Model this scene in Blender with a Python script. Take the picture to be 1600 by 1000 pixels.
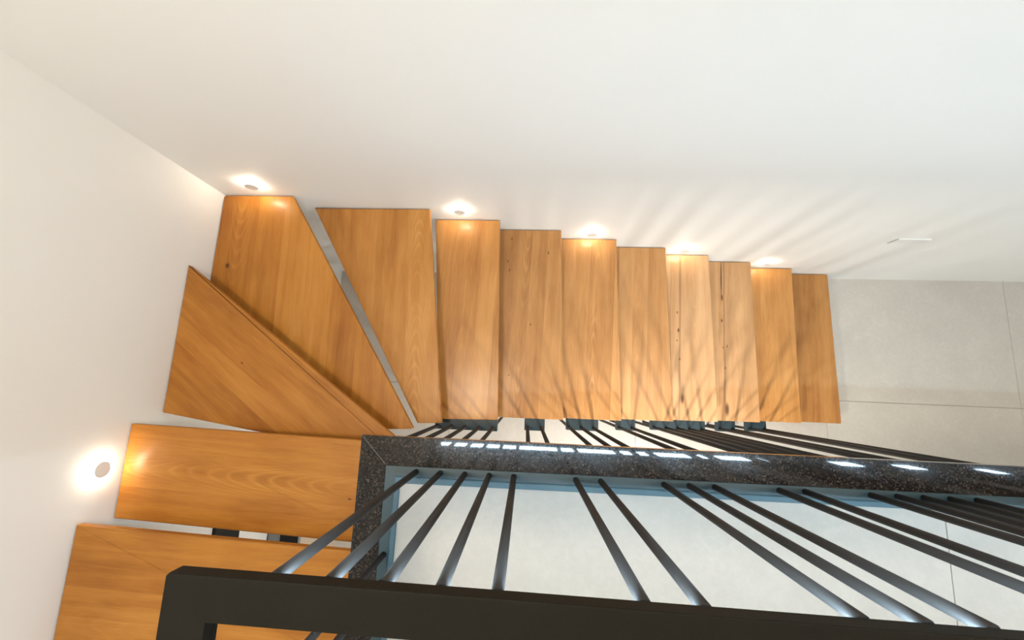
import bpy, bmesh, math, random
from mathutils import Matrix, Vector

random.seed(7)
scene = bpy.context.scene
for o in list(bpy.data.objects):
    bpy.data.objects.remove(o)
COL = scene.collection

# ------------------------------------------------------------------ camera
# axes: X along the lower flight, Y towards the lit wall, Z up; z = 0 is the upper floor
F_PX = 655.0
cam_d = bpy.data.cameras.new('camera')
cam_d.sensor_fit = 'HORIZONTAL'
cam_d.sensor_width = 36.0
cam_d.lens = 36.0 * F_PX / 1600.0
cam_d.clip_start = 0.02
cam = bpy.data.objects.new('camera', cam_d)
COL.objects.link(cam)
CAM_R = Matrix(((0.9985738702, -0.0366661963, 0.0388048431),
                (0.0424947770, 0.9858778980, -0.1619844564),
                (-0.0323174833, 0.1634024487, 0.9860300300)))
M = CAM_R.to_4x4()
M.translation = Vector((0, 0, 1.5471))
cam.matrix_world = M
scene.camera = cam

# ------------------------------------------------------------------ world, lamps, exposure
scene.view_settings.view_transform = 'Standard'
scene.view_settings.look = 'None'
scene.view_settings.gamma = 1.0
scene.view_settings.use_curve_mapping = False
scene.view_settings.exposure = 0.09

world = bpy.data.worlds.new('world')
scene.world = world
world.use_nodes = True
bg = world.node_tree.nodes['Background']
bg.inputs['Color'].default_value = (0.72, 0.86, 1.0, 1)
bg.inputs['Strength'].default_value = 1.0

STRIP_E = 140.0       # cool LED strip under the handrail (emission)
PUCK_E = 105.0        # wall step lights (emission)


def area_light(name, loc, size, power, color, rot=(0, 0, 0), size_y=None):
    d = bpy.data.lights.new(name, 'AREA')
    d.energy = power
    d.color = color
    d.size = size
    if size_y:
        d.shape = 'RECTANGLE'
        d.size_y = size_y
    else:
        d.shape = 'DISK'
    o = bpy.data.objects.new(name, d)
    o.location = loc
    o.rotation_euler = rot
    COL.objects.link(o)
    return o


# fill light added outside the unseen front window (behind the photographer)
area_light('window_fill', (1.1, -3.75, 1.5), 3.0, 12.0, (1.0, 0.98, 0.92), (math.radians(90), 0, 0), 1.8)
# unseen ceiling lamps, added to fill the stairwell with light
area_light('ceiling_fill', (-0.75, -0.12, 3.24), 0.5, 55.0, (1.0, 0.905, 0.76))
area_light('ceiling_fill', (2.2, -0.12, 3.24), 0.5, 32.0, (1.0, 0.93, 0.82))
# small lamps under the slab, for the lower room and the lower treads
LOWER_LAMPS = ((0.62, -1.15), (1.36, -1.15))
for lx, ly in LOWER_LAMPS:
    area_light('slab_lamp_glow', (lx, ly, -0.36), 0.09, 39.0, (1.0, 0.97, 0.90))


# ------------------------------------------------------------------ helpers
def tag(o, label=None, cat=None, group=None, kind=None):
    if label:
        o['label'] = label
    if cat:
        o['category'] = cat
    if group:
        o['group'] = group
    if kind:
        o['kind'] = kind
    return o


def empty(name, loc=(0, 0, 0)):
    o = bpy.data.objects.new(name, None)
    o.location = loc
    o.empty_display_size = 0.05
    COL.objects.link(o)
    return o


def obj(name, bm, mat, parent=None, smooth=False, loc=None, rotz=None):
    """bm holds world coordinates (or local ones when loc is given)."""
    me = bpy.data.meshes.new(name)
    bmesh.ops.recalc_face_normals(bm, faces=bm.faces[:])
    bm.to_mesh(me)
    bm.free()
    if smooth:
        for p in me.polygons:
            p.use_smooth = True
    me.materials.append(mat)
    o = bpy.data.objects.new(name, me)
    COL.objects.link(o)
    if parent is not None:
        o.parent = parent
    l = Vector(loc) if loc is not None else Vector((0, 0, 0))
    if parent is not None:
        p = parent
        while p is not None:
            l -= p.location
            p = p.parent
    o.location = l
    if rotz is not None:
        o.rotation_euler = (0, 0, rotz)
    return o


def inst(src, name, parent, loc):
    o = src.copy()
    o.name = name
    COL.objects.link(o)
    o.parent = parent
    l = Vector(loc)
    p = parent
    while p is not None:
        l -= p.location
        p = p.parent
    o.location = l
    return o


def add_box(bm, x0, x1, y0, y1, z0, z1, bevel=0.0, seg=2):
    vs = [bm.verts.new(p) for p in ((x0, y0, z0), (x1, y0, z0), (x1, y1, z0), (x0, y1, z0),
                                    (x0, y0, z1), (x1, y0, z1), (x1, y1, z1), (x0, y1, z1))]
    fs = [bm.faces.new([vs[i] for i in f]) for f in
          ((0, 3, 2, 1), (4, 5, 6, 7), (0, 1, 5, 4), (1, 2, 6, 5), (2, 3, 7, 6), (3, 0, 4, 7))]
    if bevel:
        es = list({e for f in fs for e in f.edges})
        bmesh.ops.bevel(bm, geom=es, offset=bevel, segments=seg, affect='EDGES', profile=0.5)
    return bm


def box(x0, x1, y0, y1, z0, z1, bevel=0.0, seg=2):
    return add_box(bmesh.new(), x0, x1, y0, y1, z0, z1, bevel, seg)


def prism(poly, z0, z1, bevel=0.0, seg=2, vbevel=0.0):
    bm = bmesh.new()
    lo = [bm.verts.new((x, y, z0)) for x, y in poly]
    hi = [bm.verts.new((x, y, z1)) for x, y in poly]
    n = len(poly)
    bm.faces.new(list(reversed(lo)))
    bm.faces.new(hi)
    for i in range(n):
        bm.faces.new((lo[i], lo[(i + 1) % n], hi[(i + 1) % n], hi[i]))
    if vbevel:
        es = [e for e in bm.edges if abs(e.verts[0].co.z - e.verts[1].co.z) > 1e-4]
        bmesh.ops.bevel(bm, geom=es, offset=vbevel, segments=3, affect='EDGES', profile=0.5)
    if bevel:
        es = [e for e in bm.edges if abs(e.verts[0].co.z - e.verts[1].co.z) < 1e-5]
        bmesh.ops.bevel(bm, geom=es, offset=bevel, segments=seg, affect='EDGES', profile=0.5)
    return bm


def cyl(r, z0, z1, n=20, r2=None, bevel=0.0):
    bm = bmesh.new()
    bmesh.ops.create_cone(bm, cap_ends=True, segments=n, radius1=r, radius2=r if r2 is None else r2, depth=z1 - z0)
    bmesh.ops.translate(bm, verts=bm.verts[:], vec=(0, 0, (z0 + z1) / 2))
    if bevel:
        es = [e for e in bm.edges if abs(e.verts[0].co.z - e.verts[1].co.z) < 1e-6]
        bmesh.ops.bevel(bm, geom=es, offset=bevel, segments=2, affect='EDGES', profile=0.5)
    return bm


# ------------------------------------------------------------------ materials
class NT:
    def __init__(self, name):
        self.m = bpy.data.materials.new(name)
        self.m.use_nodes = True
        self.t = self.m.node_tree
        self.b = self.t.nodes['Principled BSDF']

    def n(self, typ, **kw):
        nd = self.t.nodes.new(typ)
        for k, v in kw.items():
            setattr(nd, k, v)
        return nd

    def l(self, a, b):
        self.t.links.new(a, b)

    def val(self, sock, v):
        if hasattr(v, 'links') or isinstance(v, bpy.types.NodeSocket):
            self.l(v, sock)
        else:
            sock.default_value = v

    def math(self, op, a, b=None, c=None, clamp=False):
        nd = self.n('ShaderNodeMath', operation=op, use_clamp=clamp)
        self.val(nd.inputs[0], a)
        if b is not None:
            self.val(nd.inputs[1], b)
        if c is not None:
            self.val(nd.inputs[2], c)
        return nd.outputs[0]

    def mix(self, fac, a, b, blend='MIX'):
        nd = self.n('ShaderNodeMix', data_type='RGBA', blend_type=blend)
        self.val(nd.inputs[0], fac)
        for s, v in ((nd.inputs[6], a), (nd.inputs[7], b)):
            if isinstance(v, bpy.types.NodeSocket):
                self.l(v, s)
            else:
                s.default_value = (*v, 1)
        return nd.outputs[2]

    def coord(self, scale=(1, 1, 1), loc=(0, 0, 0)):
        tc = self.n('ShaderNodeTexCoord')
        mp = self.n('ShaderNodeMapping')
        mp.inputs['Scale'].default_value = scale
        mp.inputs['Location'].default_value = loc
        self.l(tc.outputs['Object'], mp.inputs['Vector'])
        return mp.outputs[0]

    def noise(self, vec, scale, detail=4, rough=0.55, dist=0.0):
        nd = self.n('ShaderNodeTexNoise')
        self.l(vec, nd.inputs['Vector'])
        nd.inputs['Scale'].default_value = scale
        nd.inputs['Detail'].default_value = detail
        nd.inputs['Roughness'].default_value = rough
        nd.inputs['Distortion'].default_value = dist
        return nd.outputs['Fac']

    def ramp(self, fac, stops):
        nd = self.n('ShaderNodeValToRGB')
        el = nd.color_ramp.elements
        while len(el) < len(stops):
            el.new(0.5)
        for e, (p, c) in zip(el, stops):
            e.position = p
            e.color = (*c, 1)
        self.l(fac, nd.inputs[0])
        return nd.outputs[0]

    def bump(self, height, strength, dist=0.01):
        nd = self.n('ShaderNodeBump')
        nd.inputs['Strength'].default_value = strength
        nd.inputs['Distance'].default_value = dist
        self.l(height, nd.inputs['Height'])
        self.l(nd.outputs[0], self.b.inputs['Normal'])


def m_plaster(name, col):
    t = NT(name)
    v = t.coord()
    a = t.noise(v, 2.2, 3)
    t.l(t.mix(a, [c * 0.985 for c in col], [min(1, c * 1.015) for c in col]), t.b.inputs['Base Color'])
    t.b.inputs['Roughness'].default_value = 0.62
    t.b.inputs['Specular IOR Level'].default_value = 0.3
    t.bump(t.noise(v, 160, 3), 0.05, 0.002)
    return t.m


def m_tile(name, base):
    t = NT(name)
    v = t.coord()
    cloud = t.noise(v, 3.0, 6, 0.6, 0.3)
    fine = t.noise(v, 38, 6, 0.65)
    vein = t.noise(t.coord((1, 1.3, 1), (3, 1, 0)), 6.5, 8, 0.7, 0.8)
    c = t.mix(t.ramp(cloud, [(0.3, (0, 0, 0)), (0.72, (1, 1, 1))]), [x * 0.93 for x in base], [x * 1.04 for x in base])
    c = t.mix(t.ramp(fine, [(0.42, (0.18, 0.18, 0.18)), (0.62, (0, 0, 0))]), c, [x * 0.72 for x in base])
    c = t.mix(t.ramp(vein, [(0.55, (0, 0, 0)), (0.66, (0.32, 0.32, 0.32))]), c, [min(1, x * 1.14) for x in base])
    t.l(c, t.b.inputs['Base Color'])
    t.b.inputs['Roughness'].default_value = 0.42
    t.bump(fine, 0.06, 0.002)
    return t.m


def m_flat(name, col, rough=0.5, metal=0.0, emit=None, strength=0.0, spec=0.5, mott=0.0):
    t = NT(name)
    if mott:
        a = t.noise(t.coord(), 220, 3)
        b = t.noise(t.coord(), 9, 3)
        c = t.mix(a, [x * (1 - mott) for x in col], [x * (1 + mott) for x in col])
        c = t.mix(t.ramp(b, [(0.4, (0, 0, 0)), (0.7, (0.35, 0.35, 0.35))]), c, [x * (1 + mott * 1.5) for x in col])
        t.l(c, t.b.inputs['Base Color'])
        t.bump(a, 0.05, 0.001)
    else:
        t.b.inputs['Base Color'].default_value = (*col, 1)
    t.b.inputs['Roughness'].default_value = rough
    t.b.inputs['Metallic'].default_value = metal
    t.b.inputs['Specular IOR Level'].default_value = spec
    if emit:
        t.b.inputs['Emission Color'].default_value = (*emit, 1)
        t.b.inputs['Emission Strength'].default_value = strength
    return t.m


def m_granite():
    t = NT('granite')
    v = t.coord()
    vo = t.n('ShaderNodeTexVoronoi', feature='F1')
    t.l(v, vo.inputs['Vector'])
    vo.inputs['Scale'].default_value = 210
    sep = t.n('ShaderNodeSeparateColor')
    t.l(vo.outputs['Color'], sep.inputs[0])
    g1 = t.ramp(sep.outputs[0], [(0.0, (0.005, 0.004, 0.003)), (0.50, (0.009, 0.006, 0.005)),
                                 (0.66, (0.026, 0.018, 0.013)), (0.88, (0.055, 0.039, 0.029)), (1.0, (0.10, 0.08, 0.065))])
    n2 = t.noise(v, 130, 4, 0.6)
    c = t.mix(t.ramp(n2, [(0.42, (0.85, 0.85, 0.85)), (0.62, (0, 0, 0))]), g1, (0.012, 0.011, 0.010))
    t.l(c, t.b.inputs['Base Color'])
    t.b.inputs['Roughness'].default_value = 0.20
    t.b.inputs['Specular IOR Level'].default_value = 0.14
    t.b.inputs['Coat Weight'].default_value = 0.6
    t.b.inputs['Coat Roughness'].default_value = 0.035
    return t.m


WOOD_D = (0.270, 0.092, 0.013)
WOOD_M = (0.430, 0.178, 0.032)
WOOD_L = (0.560, 0.270, 0.070)


def m_wood(idx, tone=1.0, warm=0.0, pale=0.0, stave=0.105, cath=(0.03, 90.0, 60.0), cath_amt=0.3, knots=(), streak=None):
    """Local X runs along the grain.  cath = (y0, b, a): cone-shaped year rings.  knots = (x, y, rx, ry)."""
    t = NT('wood_tread')
    tc = t.n('ShaderNodeTexCoord')
    sp = t.n('ShaderNodeSeparateXYZ')
    t.l(tc.outputs['Object'], sp.inputs[0])
    x, y = sp.outputs[0], sp.outputs[1]
    sx = idx * 3.71
    # glued staves
    wob = t.noise(t.coord((1.2, 1.2, 1), (sx, 0, 0)), 1.0, 2)
    st = t.math('FLOOR', t.math('DIVIDE', t.math('ADD', y, 5.0 + 0.033 * idx), stave))
    wn = t.n('ShaderNodeTexWhiteNoise', noise_dimensions='1D')
    t.l(t.math('ADD', st, idx * 13.3), wn.inputs['W'])
    rnd = wn.outputs['Value']
    # long soft colour streaks, different for each stave
    cmb = t.n('ShaderNodeCombineXYZ')
    t.l(t.math('MULTIPLY', x, 1.3), cmb.inputs[0])
    t.l(t.math('MULTIPLY', y, 16.0), cmb.inputs[1])
    t.l(t.math('MULTIPLY', rnd, 40.0), cmb.inputs[2])
    streaks = t.noise(cmb.outputs[0], 1.0, 4, 0.6, 0.6)
    cmb2 = t.n('ShaderNodeCombineXYZ')
    t.l(t.math('ADD', t.math('MULTIPLY', x, 9.0), sx), cmb2.inputs[0])
    t.l(t.math('MULTIPLY', y, 260.0), cmb2.inputs[1])
    fine = t.noise(cmb2.outputs[0], 1.0, 3, 0.6)
    cmb3 = t.n('ShaderNodeCombineXYZ')
    t.l(t.math('ADD', t.math('MULTIPLY', x, 3.2), sx), cmb3.inputs[0])
    t.l(t.math('MULTIPLY', y, 7.0), cmb3.inputs[1])
    blotch = t.noise(cmb3.outputs[0], 1.0, 3, 0.5)
    # cathedral figure: nested parabolas, x = x_i + k y^2
    y0, k, fr = cath
    wy = t.math('ADD', t.math('SUBTRACT', y, y0), t.math('MULTIPLY', t.math('SUBTRACT', blotch, 0.5), 0.03))
    ph = t.math('SUBTRACT', x, t.math('MULTIPLY', t.math('MULTIPLY', wy, wy), k))
    wv = t.noise(t.coord((3.0, 9.0, 1), (sx, 2, 0)), 1.0, 2)
    ring = t.math('SINE', t.math('MULTIPLY_ADD', ph, fr, t.math('MULTIPLY', wv, 9.0)))
    ring = t.math('POWER', t.math('MULTIPLY_ADD', ring, 0.5, 0.5), 4.0)
    fade = t.math('SUBTRACT', 1.15, t.math('MULTIPLY', t.math('ABSOLUTE', wy), 10.0), clamp=True)
    amp = t.noise(t.coord((2.6, 5.0, 1), (sx, 7, 0)), 1.0, 2)
    amp = t.math('MULTIPLY', t.math('SUBTRACT', amp, 0.30), 2.6, clamp=True)
    ring = t.math('MULTIPLY', t.math('MULTIPLY', t.math('MULTIPLY', ring, fade), amp), cath_amt)
    # compose
    f = t.math('MULTIPLY_ADD', streaks, 0.85, t.math('MULTIPLY_ADD', rnd, 0.30, -0.08))
    f = t.math('ADD', f, t.math('MULTIPLY', t.math('SUBTRACT', fine, 0.5), 0.42))
    f = t.math('ADD', f, t.math('MULTIPLY', t.math('SUBTRACT', blotch, 0.5), 0.55))
    f = t.math('ADD', f, t.math('MULTIPLY', t.math('SUBTRACT', ring, 0.25), 0.10))
    def tint(c, p):  # pale puts the lower lamps' whiter light into the lower treads' colour
        return [(a * (1 - pale) + b * pale) * tone * (1 - k * warm) for a, b, k in zip(c, p, (0, 0.06, 0.3))]
    D = tint(WOOD_D, (0.40, 0.21, 0.085))
    Mm = tint(WOOD_M, (0.54, 0.31, 0.15))
    L = tint(WOOD_L, (0.66, 0.41, 0.22))
    col = t.ramp(f, [(0.12, D), (0.50, Mm), (0.88, L)])
    # pale rays on the ring edges
    col = t.mix(t.math('MULTIPLY', ring, 0.42), col, [min(1, c * 1.25) for c in L])
    # knots and resin streaks
    for kx, ky, rx, ry in knots:
        dx = t.math('DIVIDE', t.math('SUBTRACT', x, kx), rx)
        dy = t.math('DIVIDE', t.math('ADD', t.math('SUBTRACT', y, ky), t.math('MULTIPLY', t.math('SUBTRACT', fine, 0.5), 0.003)), ry)
        d = t.math('SQRT', t.math('ADD', t.math('MULTIPLY', dx, dx), t.math('MULTIPLY', dy, dy)))
        k = t.math('SUBTRACT', 1.6, d, clamp=True)
        col = t.mix(t.math('MULTIPLY', k, 0.85), col, (0.055, 0.018, 0.008))
    if streak is not None:
        for sy, slope, w, amt, xa, xb in streak:
            d = t.math('ABSOLUTE', t.math('SUBTRACT', t.math('ADD', y, t.math('MULTIPLY', t.math('SUBTRACT', blotch, 0.5), 0.02)),
                                          t.math('MULTIPLY_ADD', x, slope, sy)))
            k = t.math('SUBTRACT', 1.0, t.math('DIVIDE', d, w), clamp=True)
            gate = t.math('MULTIPLY', t.math('GREATER_THAN', x, xa), t.math('LESS_THAN', x, xb))
            col = t.mix(t.math('MULTIPLY', t.math('MULTIPLY', k, gate), amt), col, (0.075, 0.026, 0.010))
    t.l(col, t.b.inputs['Base Color'])
    t.b.inputs['Roughness'].default_value = 0.42
    t.b.inputs['Specular IOR Level'].default_value = 0.22
    t.b.inputs['Coat Weight'].default_value = 0.22
    t.b.inputs['Coat Roughness'].default_value = 0.24
    t.bump(fine, 0.035, 0.001)
    return t.m


PLASTER = m_plaster('plaster_white', (0.865, 0.862, 0.838))
CEIL = m_plaster('ceiling_white', (0.86, 0.85, 0.83))
TILE = m_tile('tile_beige', (0.55, 0.515, 0.465))
TILE_UP = m_tile('tile_upper', (0.41, 0.372, 0.322))
GROUT = m_flat('grout', (0.36, 0.33, 0.29), 0.9)
CONC = m_flat('slab_concrete', (0.72, 0.71, 0.69), 0.85, mott=0.05)
GRANITE = m_granite()
SEAM = m_flat('granite_seam', (0.30, 0.28, 0.27), 0.6)
RAIL = m_flat('rail_paint', (0.0095, 0.0085, 0.0055), 0.6, mott=0.3, spec=0.12)
BARM = m_flat('bar_paint', (0.030, 0.027, 0.025), 0.6, spec=0.15, mott=0.12)
LIP = m_flat('steel_lip_lit', (0.042, 0.090, 0.112), 0.40, mott=0.2)  # lighter blue than the base rail: reflected cool light put into the colour
TEAL = m_flat('steel_teal', (0.022, 0.044, 0.052), 0.45, mott=0.12)
BRACK = m_flat('steel_bracket', (0.011, 0.028, 0.037), 0.42, mott=0.15)
LED = m_flat('led_warm', (0.9, 0.9, 0.9), 0.5, emit=(1.0, 0.84, 0.64), strength=PUCK_E)
CAP = m_flat('lamp_cap', (0.86, 0.83, 0.79), 0.5)
STRIP = m_flat('led_strip', (0.9, 0.9, 0.9), 0.5, emit=(0.56, 0.80, 1.0), strength=STRIP_E)
WHITE = m_flat('white_lacquer', (0.80, 0.80, 0.79), 0.35)
ALU = m_flat('aluminium', (0.55, 0.56, 0.57), 0.35, 0.8)
BLACKG = m_flat('black_gloss', (0.006, 0.006, 0.007), 0.3, spec=0.25)
GREYTOP = m_flat('grey_top', (0.20, 0.21, 0.21), 0.5)
BEIGE = m_flat('beige_front', (0.50, 0.40, 0.31), 0.5, mott=0.04)

# ------------------------------------------------------------------ room shell
ZF, ZC = -2.17, 3.30          # lower floor, ceiling
XR, YF = 4.4, -3.3            # right wall, front wall


def yw(x):
    return 1.043 + 0.0168 * x


def xw(y):
    return -1.748 + 0.004 * y


CX = -1.744
CY = yw(CX)
tag(obj('wall_back', prism([(CX - 0.25, yw(CX - 0.25)), (XR + 0.2, yw(XR + 0.2)), (XR + 0.2, yw(XR) + 0.25), (CX - 0.25, CY + 0.25)],
                           ZF - 0.2, ZC + 0.2), PLASTER), 'smooth white plaster wall along the lower flight', kind='structure')
tag(obj('wall_left', prism([(xw(CY), CY), (xw(YF), YF), (xw(YF) - 0.25, YF), (xw(CY) - 0.25, CY)],
                           ZF - 0.2, ZC + 0.2), PLASTER), 'white plaster wall beside the top treads', kind='structure')
tag(obj('wall_right', box(XR, XR + 0.2, YF - 0.2, yw(XR) + 0.02, ZF - 0.2, ZC + 0.2), PLASTER), kind='structure')
wf = bmesh.new()
WX0, WX1, WZ0, WZ1 = -0.5, 2.7, 0.35, 2.5
add_box(wf, -2.1, WX0, YF - 0.2, YF, ZF - 0.2, ZC + 0.2)
add_box(wf, WX1, XR + 0.2, YF - 0.2, YF, ZF - 0.2, ZC + 0.2)
add_box(wf, WX0, WX1, YF - 0.2, YF, ZF - 0.2, WZ0)
add_box(wf, WX0, WX1, YF - 0.2, YF, WZ1, ZC + 0.2)
tag(obj('wall_front', wf, PLASTER), kind='structure')
tag(obj('ceiling', box(-2.1, XR + 0.2, YF - 0.2, 1.3, ZC, ZC + 0.2), CEIL), kind='structure')

# unseen window, added in the front wall for its fill light (behind the photographer)
win = tag(empty('added_window_1', ((WX0 + WX1) / 2, YF - 0.1, WZ0)), kind='structure')
fr = bmesh.new()
add_box(fr, WX0, WX0 + 0.06, YF - 0.13, YF - 0.07, WZ0, WZ1)
add_box(fr, WX1 - 0.06, WX1, YF - 0.13, YF - 0.07, WZ0, WZ1)
add_box(fr, WX0, WX1, YF - 0.13, YF - 0.07, WZ0, WZ0 + 0.06)
add_box(fr, WX0, WX1, YF - 0.13, YF - 0.07, WZ1 - 0.06, WZ1)
add_box(fr, (WX0 + WX1) / 2 - 0.035, (WX0 + WX1) / 2 + 0.035, YF - 0.13, YF - 0.07, WZ0, WZ1)
obj('window_frame', fr, ALU, win)
gl = NT('window_glass')
tr = gl.n('ShaderNodeBsdfTransparent')
gs = gl.n('ShaderNodeBsdfGlossy')
gs.inputs['Roughness'].default_value = 0.02
ms = gl.n('ShaderNodeMixShader')
ms.inputs[0].default_value = 0.06
gl.l(tr.outputs[0], ms.inputs[1])
gl.l(gs.outputs[0], ms.inputs[2])
gl.l(ms.outputs[0], gl.t.nodes['Material Output'].inputs['Surface'])
for x0, x1 in ((WX0 + 0.05, (WX0 + WX1) / 2 - 0.03), ((WX0 + WX1) / 2 + 0.03, WX1 - 0.05)):
    obj('pane', box(x0, x1, YF - 0.104, YF - 0.096, WZ0 + 0.05, WZ1 - 0.05), gl.m, win)

# lower floor with large tiles
fl = tag(obj('floor', box(-2.1, XR + 0.2, YF - 0.2, 1.3, ZF - 0.2, ZF - 0.006), GROUT),
         'beige stone-look tiled floor at the foot of the stairs', kind='structure')


def tiles(floor, xs, ys, z0, z1, gap=0.003, clip=None, mat=None):
    cache = {}
    for i in range(len(xs) - 1):
        for j in range(len(ys) - 1):
            x0, x1, y0, y1 = xs[i], xs[i + 1], ys[j], ys[j + 1]
            if clip and not clip(x0, x1, y0, y1):
                continue
            w, d = round(x1 - x0 - gap, 4), round(y1 - y0 - gap, 4)
            c = ((x0 + x1) / 2, (y0 + y1) / 2, z0)
            if (w, d) in cache:
                inst(cache[(w, d)], 'tile', floor, c)
            else:
                cache[(w, d)] = obj('tile', box(-w / 2, w / 2, -d / 2, d / 2, 0, z1 - z0, 0.0012, 1), mat or TILE, floor, loc=c)


tiles(fl, [-1.90, -0.652, 0.948, 2.548, 4.148, 4.40], [-3.3, -3.145, -2.09, -1.035, 0.018, 1.16], ZF - 0.0059, ZF)

# upper floor slab (L-shaped, around the stairwell), tiles and granite edging
YE, XE = -0.270, -0.565      # slab edge
uf = tag(obj('floor_upper', prism([(XE + 0.02, YE - 0.02), (XE + 0.02, -1.07), (xw(-1.07) + 0.003, -1.07), (xw(YF) + 0.003, YF), (XR, YF), (XR, YE - 0.02)],
                                  -0.30, -0.011), CONC), 'pale tiled upper floor behind the railing', kind='structure')
GX0, GX1, GY0, GY1 = -0.586, -0.487, -0.287, -0.187   # granite strip: legs along X and Y
tiles(uf, [-0.486, 1.426, 3.338, 4.40], [-3.3, -2.68, -1.48, -0.288], -0.0109, 0.0, 0.0025, mat=TILE_UP)
tiles(uf, [-1.745, -0.588], [-3.3, -2.25, -1.072], -0.0109, 0.0, 0.0025, mat=TILE_UP)

gr = tag(empty('trim_1', (GX1, GY0, 0)), 'polished dark granite edging around the stairwell opening', kind='structure')
GT = 0.004
obj('edging_stone', prism([(GX0, GY1), (XR, GY1), (XR, GY0), (GX1, GY0)], -0.022, GT, 0.001, 2), GRANITE, gr)
obj('edging_stone', prism([(GX0 , GY1 - 0.0012), (GX1, GY0 - 0.0012), (GX1 + 0.003, -1.05), (GX0, -1.05)], -0.030, GT, 0.003, 2), GRANITE, gr)
obj('mitre_joint', prism([(GX0 + 0.002, GY1 - 0.0005), (GX0 + 0.0035, GY1 - 0.003), (GX1 - 0.001, GY0 + 0.001), (GX1 - 0.002, GY0 + 0.0035)], -0.02, GT + 0.0003), SEAM, gr)

# ------------------------------------------------------------------ balustrade
BY = -0.304                   # bar line
BXL = -0.468                  # bar line of the short leg
RZ0, RZ1 = 0.856, 0.886
bal = tag(empty('balustrade', (BXL, BY, 0.0)), 'dark steel railing with grouped round bars at the edge of the upper floor', 'railing')


def l_rail(x0, x1, y0, y1, z0, z1, xe, ye, bevel, cham=0.0):
    # outer corner (x0, y1); legs go to xe along X and to ye along Y
    pts = [(x0 + cham, y1), (xe, y1), (xe, y0), (x1, y0), (x1, ye), (x0, ye), (x0, y1 - cham)] if cham else \
        [(x0, y1), (xe, y1), (xe, y0), (x1, y0), (x1, ye), (x0, ye)]
    return prism(pts, z0, z1, bevel, 2)


def rise(x):                  # the long handrail climbs very slightly to the right
    return 0.022 * max(0.0, x + 0.458)


def sheared(bm):
    for v in bm.verts:
        v.co.z += rise(v.co.x)
        v.co.y -= 0.005 * max(0.0, v.co.x + 0.458)
    return bm


hr = obj('handrail', sheared(l_rail(-0.526, -0.458, -0.353, -0.2925, RZ0, RZ1, XR - 0.01, -2.2, 0.0025, 0.004)), RAIL, bal)
obj('led_strip', sheared(box(-0.455, XR - 0.02, -0.3235, -0.3085, RZ0 - 0.005, RZ0 + 0.001)), STRIP, hr)
# base: flat bar carrying the bars, with an upturned lip on the floor side
obj('base_rail', l_rail(GX1, GX1 + 0.036, GY0 - 0.034, GY0, 0.0, 0.007, XR - 0.01, -2.2, 0.0015), TEAL, bal)
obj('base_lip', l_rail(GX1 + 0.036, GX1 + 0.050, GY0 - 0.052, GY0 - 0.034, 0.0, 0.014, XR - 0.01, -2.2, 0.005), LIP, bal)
R_BAR = 0.0100
bars_x = []
x = -0.377
pat = [5, 2, 3, 2]
for gi in range(13):
    for k in range(pat[gi % 4]):
        bars_x.append(x)
        x += 0.0865
    x += 0.217 - 0.0865
bars_x = [b for b in bars_x if b < XR - 0.1]
bar0 = None
for bx in bars_x:
    loc = (bx, BY, 0.007)
    if bar0 is None:
        bar0 = obj('baluster', cyl(R_BAR, 0, RZ0 - 0.007, 18), BARM, bal, True, loc=loc)
        bar0.data.polygons.foreach_set('use_smooth', [len(p.vertices) == 4 for p in bar0.data.polygons])
    else:
        inst(bar0, 'baluster', bal, loc).scale.z = (RZ0 + rise(bx) - 0.007) / (RZ0 - 0.007)
for by in (-0.581, -0.668, -0.885, -0.972, -1.059, -1.276, -1.363, -1.449, -1.536, -1.622, -1.839, -1.926):
    inst(bar0, 'baluster', bal, (BXL, by, 0.007))

# ------------------------------------------------------------------ staircase
H = 0.155
st = tag(empty('staircase', (2.2, 0.0, ZF)), 'winding open staircase of varnished wood treads hung on dark steel rods', 'staircase')
PI2 = math.pi / 2


def L(i, p):
    """world xy -> tread-local xy"""
    c, a = TREAD[i][1], TREAD[i][2]
    dx, dy = p[0] - c[0], p[1] - c[1]
    return (dx * math.cos(a) + dy * math.sin(a), -dx * math.sin(a) + dy * math.cos(a))


polys = {
    1: [(-1.746, -0.600), (-0.52, -0.641), (-0.52, -1.067), (-1.748, -1.067)],
    2: [(-1.744, -0.224), (-0.52, -0.253), (-0.52, -0.668), (-1.745, -0.620)],
    3: [(-1.743, 0.555), (-0.55, -0.284), (-0.55, -0.354), (-1.744, -0.184)],
    4: [(-1.739, 1.008), (-1.344, 1.014), (-0.561, -0.221), (-0.820, -0.236), (-1.742, 0.34)],
    5: [(-1.298, 1.015), (-0.605, 1.027), (-0.449, -0.199), (-0.582, -0.205)],
    6: [(-0.603, 1.027), (-0.200, 1.034), (-0.154, -0.180), (-0.500, -0.190)],
}
right_t = {6: -0.200, 7: 0.195, 8: 0.587, 9: 0.973, 10: 1.344, 11: 1.738, 12: 2.149, 13: 2.543}
right_b = {6: -0.154, 7: 0.235, 8: 0.622, 9: 1.004, 10: 1.371, 11: 1.748, 12: 2.142, 13: 2.558}
for i in range(7, 14):
    a, b = right_t[i - 1] - 0.014, right_b[i - 1] - 0.014
    polys[i] = [(a, yw(a) - 0.006), (right_t[i], yw(right_t[i]) - 0.006), (right_b[i], -0.174 + 0.0016 * (i - 7)), (b, -0.174 + 0.0016 * (i - 7))]
ang = {1: -0.03, 2: -0.035, 3: -0.63, 4: PI2 + 0.03, 5: PI2 + 0.05}
TREAD = {}
for i, p in polys.items():
    c = (sum(q[0] for q in p) / len(p), sum(q[1] for q in p) / len(p))
    TREAD[i] = (p, c, ang.get(i, PI2 - 0.03))


def kn(i, lst):
    return [(*L(i, (px, py)), rx, ry) for px, py, rx, ry in lst]


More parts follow.
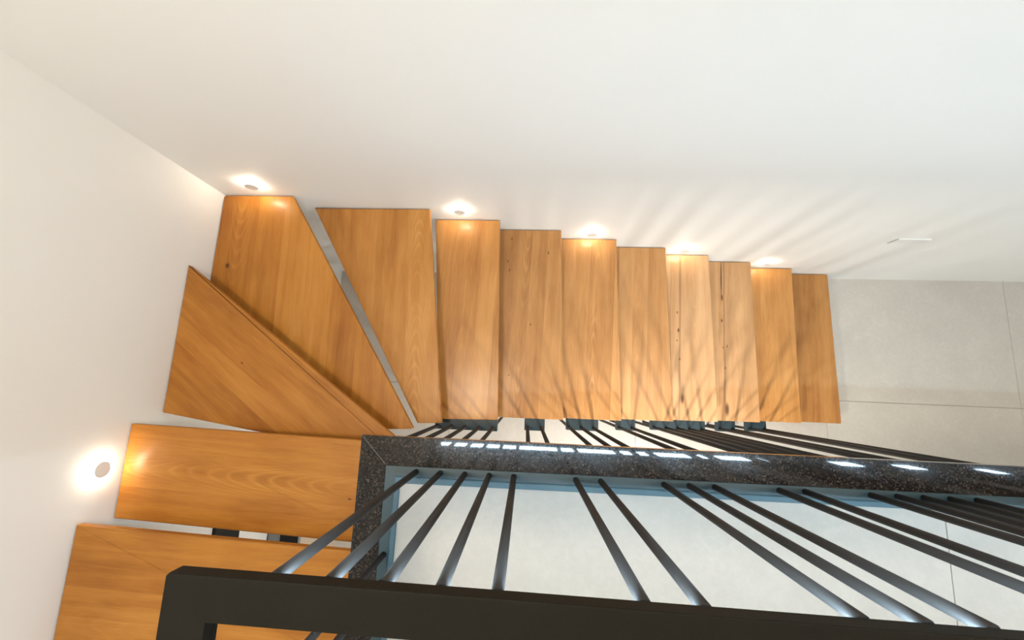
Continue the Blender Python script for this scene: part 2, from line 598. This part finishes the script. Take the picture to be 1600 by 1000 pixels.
wood_kw = {
    1: dict(tone=0.92, warm=0.9, cath_amt=0.25, cath=(-0.12, 60.0, 60.0)),
    2: dict(tone=0.95, warm=0.8, cath=(0.01, 75.0, 70.0), cath_amt=0.90, stave=0.2, knots=kn(2, [(-0.73, -0.491, 0.007, 0.003)])),
    3: dict(tone=0.92, warm=0.7, cath_amt=0.12, cath=(0.1, 120.0, 50.0), knots=kn(3, [(-1.39, 0.069, 0.006, 0.003)])),
    4: dict(tone=0.94, warm=0.8, cath=(*L(4, (-1.62, 0.75))[1:], 60.0, 75.0), cath_amt=0.75, stave=0.15, knots=kn(4, [(-1.659, 0.600, 0.012, 0.009)])),
    5: dict(pale=0.10, tone=0.95, warm=0.4, cath=(*L(5, (-0.62, 0.1))[1:], -70.0, 75.0), cath_amt=0.75, stave=0.19),
    6: dict(pale=0.25, tone=1.0, warm=0.4, cath_amt=0.30, cath=(0.02, -140.0, 50.0)),
    7: dict(pale=0.35, tone=0.92, warm=0.0, cath_amt=0.50, cath=(0.05, 150.0, 50.0),
            knots=kn(7, [(-0.127, 0.974, 0.008, 0.003), (0.115, 0.885, 0.010, 0.003), (-0.145, 0.82, 0.006, 0.003),
                         (-0.134, 0.76, 0.006, 0.003), (0.015, 0.408, 0.006, 0.003), (-0.109, 0.084, 0.005, 0.003)])),
    8: dict(pale=0.42, tone=0.97, warm=0.2, cath=(*L(8, (0.45, 0.55))[1:], -190.0, 45.0), cath_amt=0.85, stave=0.17),
    9: dict(pale=0.50, tone=0.96, warm=0.1, cath_amt=0.30, cath=(0.02, -120.0, 50.0)),
    10: dict(pale=0.95, tone=1.0, warm=0.0, cath_amt=0.30, cath=(-0.06, 160.0, 45.0), stave=0.16,
             knots=kn(10, [(1.101, 0.612, 0.008, 0.004), (1.107, 0.478, 0.013, 0.006), (1.096, 0.402, 0.007, 0.003),
                           (1.112, 0.266, 0.008, 0.004), (1.124, -0.018, 0.030, 0.010)]),
             streak=[(L(10, (1.11, 0.3))[1], 0.0, 0.012, 0.45, -9, 9), (L(10, (1.045, 0.3))[1], 0.0, 0.003, 0.5, -9, 9)]),
    11: dict(pale=0.90, tone=0.98, warm=0.0, cath_amt=0.30, cath=(-0.06, -160.0, 45.0), stave=0.17,
             knots=kn(11, [(1.503, 0.93, 0.14, 0.0045), (1.503, 0.772, 0.02, 0.005), (1.496, 0.59, 0.010, 0.005), (1.498, 0.381, 0.006, 0.003),
                           (1.528, 0.392, 0.010, 0.003), (1.507, 0.225, 0.008, 0.004), (1.509, -0.084, 0.040, 0.013)]),
             streak=[(L(11, (1.505, 0.3))[1], 0.0, 0.010, 0.5, -9, 9)]),
    12: dict(pale=0.40, tone=0.98, warm=0.6, cath_amt=0.30, cath=(0.02, 170.0, 50.0)),
    13: dict(pale=0.25, tone=0.88, warm=0.2, cath_amt=0.30, cath=(-0.05, -150.0, 50.0)),
}
for i, (p, c, a) in TREAD.items():
    loc = [L(i, q) for q in p]
    bm = prism(loc, -0.030, 0.0, 0.004, 3, 0.010 if i in (4, 13) else 0.003)
    o = obj('tread', bm, m_wood(i, **wood_kw[i]), st, loc=(c[0], c[1], -i * H), rotz=a)

# brackets under the tread ends and the rods they hang on (slab edge down to the lower floor)
groups = {
    6: ([-0.505, -0.425, -0.345, -0.264, -0.184], (-0.524, -0.158)),
    7: ([0.019, 0.105], (0.000, 0.125)),
    8: ([0.290, 0.370, 0.449], (0.272, 0.480)),
    9: ([0.648, 0.735], (0.630, 0.756)),
    10: ([0.930, 1.014, 1.097, 1.181, 1.265], (0.910, 1.292)),
    11: ([1.465, 1.555], (1.446, 1.578)),
    12: ([1.765, 1.872], (1.742, 1.892)),
}
rod0 = None
HY = -0.230
for i, (xs, (xa, xb)) in groups.items():
    zt = -i * H - 0.031
    obj('bracket', box(xa, xb, -0.248, -0.10, zt - 0.05, zt, 0.002, 1), BRACK, st)
    for rx in xs:
        loc = (rx, HY, ZF)
        if rod0 is None:
            rod0 = obj('hanger_rod', cyl(0.0098, 0, -0.022 - ZF, 16), BARM, st, True, loc=loc)
            rod0.data.polygons.foreach_set('use_smooth', [len(q.vertices) == 4 for q in rod0.data.polygons])
        else:
            inst(rod0, 'hanger_rod', st, loc)


# ------------------------------------------------------------------ step lights in the walls
def wall_light(loc, yaw, label):
    """puck: emissive rim behind an opaque cap, axis along local +Y pointing out of the wall"""
    root = tag(empty('wall_light', loc), label, 'wall light', 'small round step lights in the stair walls')
    rotm = Matrix.Rotation(yaw, 4, 'Z') @ Matrix.Rotation(-math.pi / 2, 4, 'X')

    def part(name, bm, mat):
        bmesh.ops.transform(bm, matrix=rotm, verts=bm.verts[:])
        o = obj(name, bm, mat, root, True, loc=loc)
        o.data.polygons.foreach_set('use_smooth', [len(q.vertices) == 4 for q in o.data.polygons])
    part('light_rim', cyl(0.028, 0.0005, 0.016, 28), LED)
    part('cap', cyl(0.033, 0.016, 0.021, 28, bevel=0.0015), CAP)
    return root


YAWB = math.pi + math.atan(0.0168)
for px, z, lab in ((-1.498, -0.492, 'small round wall light above the corner winder tread'),
                   (-0.430, -0.788, 'small round wall light above the first straight tread after the winders'),
                   (0.402, -1.126, 'third wall light from the corner, above the middle of the flight'),
                   (1.123, -1.430, 'fourth wall light from the corner, above the knotty pale tread'),
                   (1.871, -1.721, 'lowest wall light, above the second last tread')):
    wall_light((px, yw(px), z), YAWB, lab)
wall_light((xw(-0.40), -0.400, -0.204), -PI2, 'round wall light on the left wall beside the upper tread')

# blank white cover plate on the wall by the foot of the stairs
cp = tag(empty('cover_plate', (2.52, yw(2.52), -1.25)), 'small white blank cover plate on the wall by the stair foot', 'cover plate')
obj('plate', box(2.42, 2.63, yw(2.52) - 0.006, yw(2.52) + 0.003, -1.24, -1.17, 0.002, 2), WHITE, cp)
obj('clip', box(2.408, 2.412, yw(2.41) - 0.008, yw(2.41) + 0.002, -1.25, -1.165), ALU, cp)  # narrow strip standing in for the slit shadow beside the plate

# ------------------------------------------------------------------ things out of view or glimpsed through the gaps
for lx, ly, lz, ceil, lab in ((-0.75, -0.12, 3.245, ZC, 'added, unseen round fill lamp on the ceiling near the left wall'),
                              (2.2, -0.12, 3.245, ZC, 'added, unseen round fill lamp on the ceiling above the stair foot')):
    cl = tag(empty('added_ceiling_lamp', (lx, ly, ceil)), lab, 'ceiling light')  # body of an added fill lamp, out of view
    obj('lamp_body', cyl(0.27, lz, ceil, 40), WHITE, cl, loc=(lx, ly, 0))
for (lx, ly), lab in zip(LOWER_LAMPS, ('round downlight under the slab nearer to the winders', 'round downlight under the slab nearer to the stair foot')):
    cl = tag(empty('slab_lamp', (lx, ly, -0.30)), lab, 'ceiling light')
    obj('lamp_body', cyl(0.05, -0.35, -0.30, 32), WHITE, cl, loc=(lx, ly, 0))

wp = tag(empty('wall_panel', (xw(-0.92), -0.92, -1.16)), 'glossy black panel on the left wall, glimpsed between the top treads', 'panel')
obj('panel_face', box(xw(-0.92) - 0.004, xw(-0.92) + 0.020, -1.12, -0.74, -1.165, -0.945, 0.003), BLACKG, wp)
cb = tag(empty('low_cabinet', (-1.64, -1.2, ZF)), 'low grey-topped cabinet on the floor below, glimpsed between the top treads', 'cabinet')
obj('cabinet_body', box(-1.742, -1.545, -1.60, -0.85, ZF, -1.53), BEIGE, cb)
obj('cabinet_top', box(-1.742, -1.525, -1.61, -0.84, -1.53, -1.50, 0.002), GREYTOP, cb)
obj('dark_inlay', box(-1.655, -1.53, -1.60, -0.85, -1.50, -1.497), BLACKG, cb)
